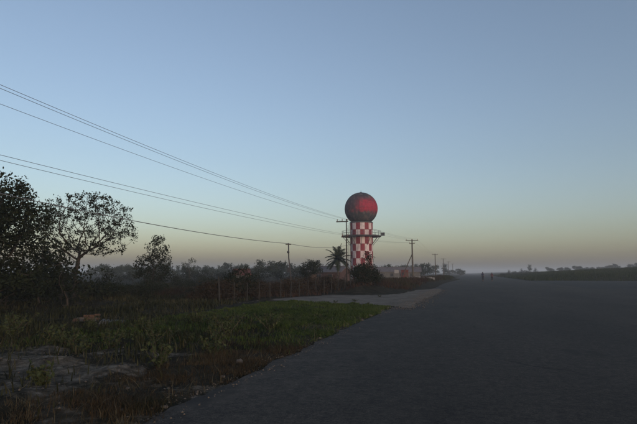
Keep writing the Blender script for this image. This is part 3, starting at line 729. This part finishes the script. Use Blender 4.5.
# short service pole
Q = (-12.3, 33.8)
sp = empty('service_pole', (*Q, gz(*Q)), 'short leaning service pole with a meter box behind the fence', 'utility pole')
MB().tube([(.16, 0, -.3), (.12, 0, 1.6), (-.02, 0, 2.7), (-.05, 0, 3.75)], [.065, .06, .05, .042], 8).build('pole', M['dark_steel'], sp, True)
MB().box((-.04, -.03, 3.66), (.42, .06, .07)).build('crossarm', M['wood_pole'], sp)
MB().lathe([(.001, -.1), (.08, -.07), (.1, 0), (.08, .07), (.001, .1)], 10, (-.03, -.08, 3.1)).build('insulator', M['dark_steel'], sp)
MB().box((.04, -.11, 1.82), (.26, .16, .34)).build('meter_box', M['dark_steel'], sp)
MB().tube([(.17, 0, -.1), (.16, 0, .28)], [.1, .1], 8).build('white_base', M['stone'], sp)

# wires: each one runs from pole to pole
def wire(pts, sags, r, label):
    allp = []
    for (a, b), s in zip(zip(pts[:-1], pts[1:]), sags):
        a, b = Vector(a), Vector(b); n = 26
        for i in range(n + (b == Vector(pts[-1]))):
            t = i / n; p = a.lerp(b, t); p.z -= 4 * s * t * (1 - t); allp.append(p)
    o = MB().tube(allp, r, 5).build('overhead_wire', M['cable'], None, True)
    return tag(o, label, 'wire', 'overhead wires along the left verge')
z0 = gz(*P0); z1 = gz(*P1); z2 = gz(*P2)
wire([(P0[0] + .85, 3.8, 7.62 + z0), (P1[0] + .1, 54.3, 7.72 + z1), (P2[0] + .95, 89.3, 7.5), (P3[0] + .8, 159.5, 7.55)], [.5, .35, .7], .0085, 'topmost overhead wire, upper of the close pair')
wire([(P0[0] + .70, 3.8, 7.58 + z0), (P1[0] - .1, 54.3, 7.70 + z1), (P2[0] + .05, 89.3, 7.5), (P3[0], 159.5, 7.55)], [.52, .35, .7], .0085, 'overhead wire just under the topmost, lower of the close pair')
wire([(P0[0] - 1.0, 3.8, 7.70 + z0), (P1[0] - .95, 54.3, 7.70 + z1), (P2[0] - .95, 89.3, 7.5), (P3[0] - .8, 159.5, 7.55)], [.5, .35, .7], .0085, 'third overhead wire from the top, running below the close pair')
wire([(P0[0] + .3, 3.8, 5.3 + z0), (P1[0] + .1, 54.3, 5.95 + z1), (P2[0] + .35, 89.3, 6.95)], [.25, .3], .0085, 'fourth overhead wire, upper of the middle pair')
wire([(P0[0] - .1, 3.8, 5.27 + z0), (P1[0] - .4, 54.3, 5.93 + z1), (P2[0] - .35, 89.3, 6.95)], [.33, .35], .0085, 'fifth overhead wire, lower of the middle pair')
wire([(P0[0] + .1, 4.0, 4.55 + z0), (Q[0] - .05, Q[1] - .02, 3.72 + gz(*Q)), (P1[0], 54.4, 4.75 + z1)], [.42, .28], .016, 'lowest thick cable passing over the short service pole')

# ------------------------------------------------------------------ fence along the scrub
fe = empty('wire_fence', (-12.6, 24.0, gz(-12.6, 24)), 'low barbed wire fence with concrete posts behind the green verge', 'fence')
fp = []
rs = np.random.RandomState(33)
for k in range(15):
    t = k / 14; x = -12.6 + 3.3 * t; y = 24.0 + 16.5 * t; h = (1.38 if k == 0 else 1.05) + .18 * rs.rand()
    z = gz(x, y) - fe.location.z; fp.append((x + 12.6, y - 24.0, z)); r_ = .032 if k else .05
    lx, ly = rs.randn(2) * .04
    MB().tube([(x + 12.6, y - 24, z - .2), (x + 12.6 + lx, y - 24 + ly, z + h - .02), (x + 12.6 + lx, y - 24 + ly, z + h)], [r_, r_ * .9, r_ * .6], 6).build('post', M['fence_post'], fe)
for w_ in (.25, .5, .75, .98):
    pp = []
    for i in range(len(fp) - 1):
        a_, b2 = Vector(fp[i]), Vector(fp[i + 1])
        for j in range(4): t = j / 4; p = a_.lerp(b2, t); p.z += w_ - .05 * t * (1 - t) * 4 * .5; p.x -= .06; pp.append(p)
    MB().tube(pp, .003, 4).build('wire_strand', M['dark_steel'], fe)

# ------------------------------------------------------------------ buildings behind
def house(name, loc, rz, w, d, h, rh, wall, roof, label, nwin=2, door=True, ov=.35):
    t = empty(name, loc, label, 'house', rz=rz)
    mb = MB(); mb.box((0, 0, h / 2 - .2), (w, d, h + .4))
    mb.add([(-w / 2, -d / 2 + .001, h), (-w / 2, d / 2 - .001, h), (-w / 2, 0, h + rh), (w / 2, -d / 2 + .001, h), (w / 2, d / 2 - .001, h), (w / 2, 0, h + rh)], [(0, 1, 2), (3, 5, 4)])
    mb.build('wall', wall, t)
    rf = MB(); k = rh / (d / 2); W = w / 2 + ov
    for s_ in (-1, 1):
        e = s_ * (d / 2 + ov); ze = h - ov * k
        rf.add([(-W, 0, h + rh + .03), (W, 0, h + rh + .03), (W, e, ze + .03), (-W, e, ze + .03), (-W, 0, h + rh + .12), (W, 0, h + rh + .12), (W, e, ze + .12), (-W, e, ze + .12)], [(0, 1, 2, 3), (7, 6, 5, 4), (0, 4, 5, 1), (1, 5, 6, 2), (2, 6, 7, 3), (3, 7, 4, 0)])
    r_ = rf.build('roof', roof, t)
    MB().tube([(-W, 0, h + rh + .13), (W, 0, h + rh + .13)], .09, 6).build('ridge_cap', roof, r_)
    for k in range(nwin):
        x = -w / 2 + w * (k + .5 + (.35 if door else 0)) / (nwin + (.7 if door else 0))
        wi = MB().box((x, -d / 2 - .02, h * .58), (.8, .08, .8)).build('window', M['roof_grey'], t)
        for sx_ in (-.24, .24): MB().box((x + sx_ * .8, -d / 2 - .065, h * .58), (.33, .02, .7)).build('pane', M['glass'], wi)
    if door: MB().box((-w / 2 + .75, -d / 2 - .03, 1.0), (.9, .07, 2.0)).build('door', M['door_wood'], t)
    return t
house('house', (-21.2, 77.5, gz(-21.2, 77.5)), R(-8), 5.2, 4.2, 1.75, .75, M['plaster_pink'], M['roof_grey'], 'low pinkish house with dark roof behind the palm trunk')
house('house', (-36.4, 76.8, gz(-36.4, 76.8)), R(30), 2.2, 3.0, 1.5, .7, M['plaster_pale'], M['roof_red'], 'small hut with pinkish red roof peeking over the fence bush', 1, False)
house('house', (-17.2, 128, gz(-17.2, 128)), R(6), 11.5, 5.0, 1.9, 1.0, M['plaster_pale'], M['roof_grey'], 'long low pale building with dark roof behind the bank', 4, True)
# red guard hut with a pale sign next to it
gh = empty('guard_hut', (-13.4, 112.5, gz(-13.4, 112.5)), 'small red guard hut behind the strutted power pole', 'hut', rz=R(5))
MB().box((0, 0, .95), (1.5, 1.5, 2.3)).build('wall', M['red_wall'], gh)
MB().box((0, 0, 2.18), (1.9, 1.9, .14), taper=.96).build('roof', M['roof_red'], gh)
MB().box((-.35, -.77, 1.3), (.5, .05, .6)).build('window', M['glass'], gh)
MB().box((.38, -.77, .85), (.55, .05, 1.7)).build('door', M['door_wood'], gh)
sg = empty('sign_board', (-14.9, 110, gz(-14.9, 110)), 'blank pale sign board on two posts left of the red hut', 'sign', rz=R(5))
MB().box((0, 0, 1.85), (.95, .05, .75)).build('board', M['white_paint'], sg)
for s_ in (-.36, .36): MB().tube([(s_, .06, -.2), (s_, .06, 2.2)], .04, 6).build('post', M['steel'], sg)
# white painted concrete blocks along the top of the bank
for k, (px_az, D) in enumerate(((7.42, 62), (8.82, 66), (9.42, 68), (10.2, 71), (10.75, 73), (11.25, 75), (11.7, 77), (12.1, 79), (12.55, 82), (12.85, 84))):
    x, y = polar(px_az, D); w_ = (.5, .65, .55, .35, .35, .8, .6, .45, .7, .7)[k]
    mb = MB().box((0, 0, .1), (w_, .3, .5), taper=.86)
    o = mb.build('marker_block', M['white_paint']); o.location = (x, y, gz(x, y)); o.rotation_euler.z = R(-8)
    tag(o, 'white painted concrete block in the row along the top of the bank', 'marker', 'white blocks on the bank')

# ------------------------------------------------------------------ stones, rubble and weeds by the road
def stone_mesh(seed, flat=.6):
    rs = np.random.RandomState(seed); mb = MB(); n, m_ = 9, 6; pr = []
    V = []; 
    for i in range(m_ + 1):
        a = -math.pi / 2 + math.pi * i / m_
        for k in range(n):
            t = 2 * math.pi * k / n; r = 1 + .22 * rs.randn() * (0 < i < m_)
            V.append((r * math.cos(a) * math.cos(t), r * math.cos(a) * math.sin(t) * .75, r * math.sin(a) * flat))
    Fc = [(i * n + k, i * n + (k + 1) % n, (i + 1) * n + (k + 1) % n, (i + 1) * n + k) for i in range(m_) for k in range(n)]
    return mb.add(V, Fc)
big = stone_mesh(1, .5).build('stone', M['stone'], None, True); big.location = (-4.0, 8.4, gz(-4, 8.4) + .03); big.scale = (.085,) * 3
tag(big, 'largest pale stone lying in the dry grass at the road edge', 'stone', 'stones at the road edge')
for k, (x, y, s) in enumerate(((-3.72, 7.25, .06), (-3.62, 6.3, .05), (-3.6, 5.5, .06), (-3.95, 5.15, .05), (-3.55, 9.4, .05), (-3.5, 10.3, .045), (-3.6, 12.2, .07), (-3.5, 14.0, .06), (-3.7, 15.6, .09), (-3.55, 17.2, .1), (-4.1, 17.9, .09), (-3.6, 19.0, .12), (-4.6, 6.1, .05), (-3.9, 9.9, .06))):
    o = stone_mesh(k + 2, .55).build('stone', M['stone'], None, True); o.location = (x, y, gz(x, y) + s * .1); o.scale = (s * .7,) * 3; o.rotation_euler.z = k * 1.7
    tag(o, 'small pale stone among the gravel along the road edge', 'stone', 'stones at the road edge')
rb = empty('brick_chunk', (-11.4, 13.0, gz(-11.4, 13.0)), 'broken orange brick wall fragment lying in the dark grass', 'rubble', rz=R(22))
rs = np.random.RandomState(61)
for r_ in range(3):
    for k in range(2 * (r_ == 2), 5 - (r_ == 1)):
        MB().box((-.5 + k * .235 + (r_ % 2) * .06, rs.randn() * .02, .05 + r_ * .088 + k * .022 + rs.randn() * .008), (.21, .13, .072), rs.randn() * .07).build('brick', M['brick'], rb)
MB().box((.0, .0, .11), (.85, .09, .16), 0).build('mortar', M['concrete'], rb)
rb.scale = (.7, .7, .7)
sl = MB().box((0, 0, .05), (.75, .45, .09), taper=.9).build('concrete_slab', M['concrete']); sl.location = (-10.6, 13.2, gz(-10.6, 13.2) + .0); sl.rotation_euler = (R(4), R(5), R(30))
tag(sl, 'flat grey concrete piece beside the orange brick fragment', 'rubble')
# loose gravel washed along the broken road edge: too many bits to count
rs = np.random.RandomState(77); n = 3000
Yg = 3.5 + 36 * rs.rand(n) ** 1.3; Xg = ROAD_L - .12 + rs.randn(n) * .14 + (fbm(Yg * .9, Yg * 0 + 3.3, 5) - .5) * .38
Zg = np.maximum(hz(Xg, Yg), np.where(Xg > ROAD_L, .0, -1)); sg_ = (.006 + .016 * rs.rand(n) ** 3)[:, None, None]
octv = np.array([(1, 0, 0), (-1, 0, 0), (0, 1, 0), (0, -1, 0), (0, 0, .7), (0, 0, -.7)])[None] * (1 + .5 * rs.randn(n, 6, 1) * .5)
Vg = np.stack([Xg, Yg, Zg], 1)[:, None] + octv * sg_
Fo = np.array([(0, 2, 4), (2, 1, 4), (1, 3, 4), (3, 0, 4), (2, 0, 5), (1, 2, 5), (3, 1, 5), (0, 3, 5)])
nd = 2600; Yd = 22 + 28 * rs.rand(nd); Xd = -2.9 + rs.randn(nd) * .5; Xd = np.minimum(Xd, -1.6)
Vd = np.stack([Xd, Yd, np.where(Xd > -3.4, .012, np.maximum(hz(Xd, Yd), -.0))], 1)[:, None] + octv[:nd] * sg_[:nd] * 1.6
Vg = np.concatenate([Vg, Vd])
ns = 1400; sx0, sy0 = -11 + 7 * rs.rand(ns), 4.5 + 6 * rs.rand(ns); ks = sandmask(sx0, sy0) > .3
Vs = np.stack([sx0, sy0, hz(sx0, sy0)], 1)[ks][:, None] + octv[:ks.sum()] * sg_[:ks.sum()] * 1.3
Vg = np.concatenate([Vg, Vs]); n = len(Vg)
tag(np_mesh('loose_gravel', Vg.reshape(-1, 3), (np.arange(n)[:, None, None] * 6 + Fo[None]).reshape(-1, 3), M['stone']), 'loose gravel bits along the broken left road edge and on the sand', 'gravel', kind='stuff')
# leafy weeds
def weed(seed, label, h=.5):
    t = empty('weed_plant', (0, 0, 0), label, 'weed', 'weeds on the sandy ground'); rs = np.random.RandomState(seed); stem = MB(); cen = []
    for k in range(9):
        a = rs.rand() * 6.28; e = .12 + .3 * rs.rand(); hh = h * (.5 + .6 * rs.rand())
        pts = [Vector((math.cos(a) * e * q * h * 2, math.sin(a) * e * q * h * 2, hh * q - .03)) for q in (0, .4, .75, 1)]
        stem.tube(pts, [.008, .007, .005, .003], 4)
        for q in np.linspace(.25, 1, 7): cen.append(tuple(pts[0].lerp(pts[3], q)))
    stem.build('stem', M['bark'], t); leaf_mesh('foliage', np.array(cen), 5, .035, .07, M['leaf_pale'], t, seed)
    return t
w_ = [weed(1, 'x', .45), weed(2, 'x', .6), weed(3, 'x', .35)]
rs = np.random.RandomState(19)
wsp = [(-8.0, 8.9), (-7.6, 9.4), (-7.1, 9.9), (-8.6, 9.3), (-6.6, 9.6), (-6.1, 10.2), (-9.3, 9.6), (-5.6, 10.5), (-9.8, 7.6), (-8.8, 7.1), (-5.2, 7.7), (-7.0, 11.2), (-8.4, 11.8), (-6.2, 12.3), (-9.9, 11.4), (-10.8, 9.8), (-11.5, 10.6), (-6.0, 6.0), (-5.0, 9.2), (-7.7, 13.3), (-9.0, 14.6), (-12.5, 11.8), (-5.5, 13.5), (-10.4, 15.5)]
for k, (x, y) in enumerate(wsp):
    lab = {8: 'leafy weed on the bare sand at the left picture edge', 9: 'leafy weed standing alone in the middle of the bare sand', 17: 'leafy weed where the bare sand meets the dry grass', 10: 'leafy weed among the dry grass nearest the road'}.get(k, 'leafy weed in the band of plants behind the bare sand' if y < 11 else 'leafy weed scattered in the green field further back')
    if k < 3: o = w_[k]; o.location = (x, y, gz(x, y)); o['label'] = lab; o.scale = (.9,) * 3
    else: copy_tree(w_[k % 3], (x, y, gz(x, y)), rs.rand() * 6.28, .6 + .6 * rs.rand(), lab)
# low tufts that grow through the gravel driveway
for k, (x, y) in enumerate(((-5.7, 33.5), (-6.1, 27.6), (-5.0, 25.6), (-6.9, 26.4))):
    copy_tree(w_[k % 3], (x, y, 0), k, (.55, .55, .28), 'dark weed tuft growing through the gravel driveway', 'tufts in the driveway')

# ------------------------------------------------------------------ people walking down the road
def person(loc, rz, top_m, leg_m, label, phase, hgt=1.66):
    t = empty('person', loc, label, 'person', rz=rz, s=hgt / 1.70)
    f = phase
    J = {'pel': (0, 0, .92), 'waist': (0, 0, 1.06), 'chest': (0, .01, 1.28), 'neck': (0, .01, 1.44), 'neck2': (0, .015, 1.50), 'head': (0, .025, 1.60), 'crown': (0, .015, 1.68)}
    for s, n in ((-1, 'l'), (1, 'r')):
        g = f * s
        J['hip' + n] = (.09 * s, 0, .88); J['kn' + n] = (.10 * s, .13 * g + .04, .48); J['an' + n] = (.10 * s, .24 * g - .06 * (g < 0), .09 + (.05 if g < 0 else 0)); J['toe' + n] = (.11 * s, .24 * g + .12, .04)
        J['sh' + n] = (.165 * s, 0, 1.40); J['el' + n] = (.205 * s, -.12 * g - .02, 1.13); J['wr' + n] = (.20 * s, -.20 * g + .06, .90); J['ha' + n] = (.20 * s, -.22 * g + .09, .82)
    RAD = {'pel': .13, 'waist': .115, 'chest': .135, 'neck': .075, 'neck2': .052, 'head': .088, 'crown': .06, 'hip': .085, 'kn': .058, 'an': .042, 'toe': .035, 'sh': .062, 'el': .043, 'wr': .03, 'ha': .034}
    E = [('pel', 'waist'), ('waist', 'chest'), ('chest', 'neck'), ('neck', 'neck2'), ('neck2', 'head'), ('head', 'crown')]
    for n in 'lr': E += [('pel', 'hip' + n), ('hip' + n, 'kn' + n), ('kn' + n, 'an' + n), ('an' + n, 'toe' + n), ('neck', 'sh' + n), ('sh' + n, 'el' + n), ('el' + n, 'wr' + n), ('wr' + n, 'ha' + n)]
    def skin(name, edges, m, grow_=0.0, extra=None):
        names = []
        for e in edges:
            for q in e:
                if q not in names: names.append(q)
        JJ = dict(J); JJ.update(extra or {})
        me = bpy.data.meshes.new(name); me.from_pydata([JJ[q] for q in names], [(names.index(a), names.index(b)) for a, b in edges], [])
        o = link(name, me, t); sk = o.modifiers.new('skin', 'SKIN'); me.materials.append(m)
        for i, q in enumerate(names):
            r = RAD.get(q, RAD.get(q[:-1], .05)) + grow_; me.skin_vertices[0].data[i].radius = (r, r * .85)
        me.skin_vertices[0].data[0].use_root = True
        o.modifiers.new('sub', 'SUBSURF').levels = 1; o.modifiers['sub'].render_levels = 2
        return o
    body = skin('body', E, M['skin'])
    for n, s in (('l', -1), ('r', 1)):       # five fingers each, curled
        hp = Vector(J['ha' + n])
        for q in range(4):
            a = hp + Vector((0, -.025 + .017 * q, -.02)); k = (.05, .06, .057, .045)[q]
            MB().tube([a, a + Vector((-.006 * s, .004, -k * .6)), a + Vector((-.025 * s, .006, -k))], [.009, .008, .006], 5).build('finger', M['skin'], body)
        MB().tube([hp + Vector((0, .025, .02)), hp + Vector((-.012 * s, .05, -.01)), hp + Vector((-.02 * s, .055, -.035))], [.011, .010, .007], 5).build('thumb', M['skin'], body)
    ex = {'slvl': (-.195, .06 * f - .01, 1.22), 'slvr': (.195, -.06 * f - .01, 1.22), 'hem': (0, 0, .90)}
    RAD.update({'slv': .052, 'hem': .138})
    skin('shirt', [('hem', 'waist'), ('waist', 'chest'), ('chest', 'neck'), ('neck', 'shl'), ('shl', 'slvl'), ('neck', 'shr'), ('shr', 'slvr')], top_m, .016, ex)
    RAD.update({'ank': .05}); ex2 = {}
    for n in 'lr': p, q = Vector(J['kn' + n]), Vector(J['an' + n]); ex2['ank' + n] = tuple(p.lerp(q, .72))
    skin('trousers', [('pel', 'hipl'), ('hipl', 'knl'), ('knl', 'ankl'), ('pel', 'hipr'), ('hipr', 'knr'), ('knr', 'ankr')], leg_m, .016, ex2)
    hv = [(.098 * math.cos(a) * math.cos(e), .105 * math.sin(a) * math.cos(e) + .008, .115 * math.sin(e) + 1.61) for e in np.linspace(-.35, 1.55, 6) for a in np.linspace(0, 2 * math.pi, 13)[:-1]]
    MB().add(hv, [(i * 12 + k, i * 12 + (k + 1) % 12, (i + 1) * 12 + (k + 1) % 12, (i + 1) * 12 + k) for i in range(5) for k in range(12)]).build('hair', M['hair'], t, True)
    MB().tube([(0, .10, 1.60), (0, .128, 1.575), (0, .11, 1.565)], [.01, .014, .012], 6).build('nose', M['skin'], body)
    for n in 'lr':
        a = Vector(J['an' + n]); b = Vector(J['toe' + n])
        MB().tube([a + Vector((0, -.05, -.045)), a + Vector((0, 0, -.035)), b + Vector((0, -.02, .005)), b + Vector((0, .05, .0))], [.045, .052, .048, .03], 8).build('shoe', M['shoe'], t, True)
    return t
person((2.75, 98.5, 0), R(5), M['cloth_navy'], M['cloth_black'], 'person in dark navy top walking away, left of the pair', .9, 1.72)
person((4.35, 98.0, 0), R(-4), M['cloth_mauve'], M['cloth_black'], 'person in mauve top walking away, right of the pair', -.8, 1.62)

# ------------------------------------------------------------------ morning haze
hb = MB().box((0, 0, 10.1), (6700, 6700, 22.8))
hazem = bpy.data.materials.new('haze'); hazem.use_nodes = True; hn = hazem.node_tree
for n in list(hn.nodes):
    if n.type == 'BSDF_PRINCIPLED': hn.nodes.remove(n)
pv = hn.nodes.new('ShaderNodeVolumePrincipled'); pv.inputs['Color'].default_value = (.93, .96, 1.0, 1); pv.inputs['Density'].default_value = .0008; pv.inputs['Anisotropy'].default_value = .1
hn.links.new(pv.outputs[0], [n for n in hn.nodes if n.type == 'OUTPUT_MATERIAL'][0].inputs['Volume'])
tag(hb.build('haze', hazem), 'thin bluish morning haze lying over the whole plain', 'haze', kind='stuff')
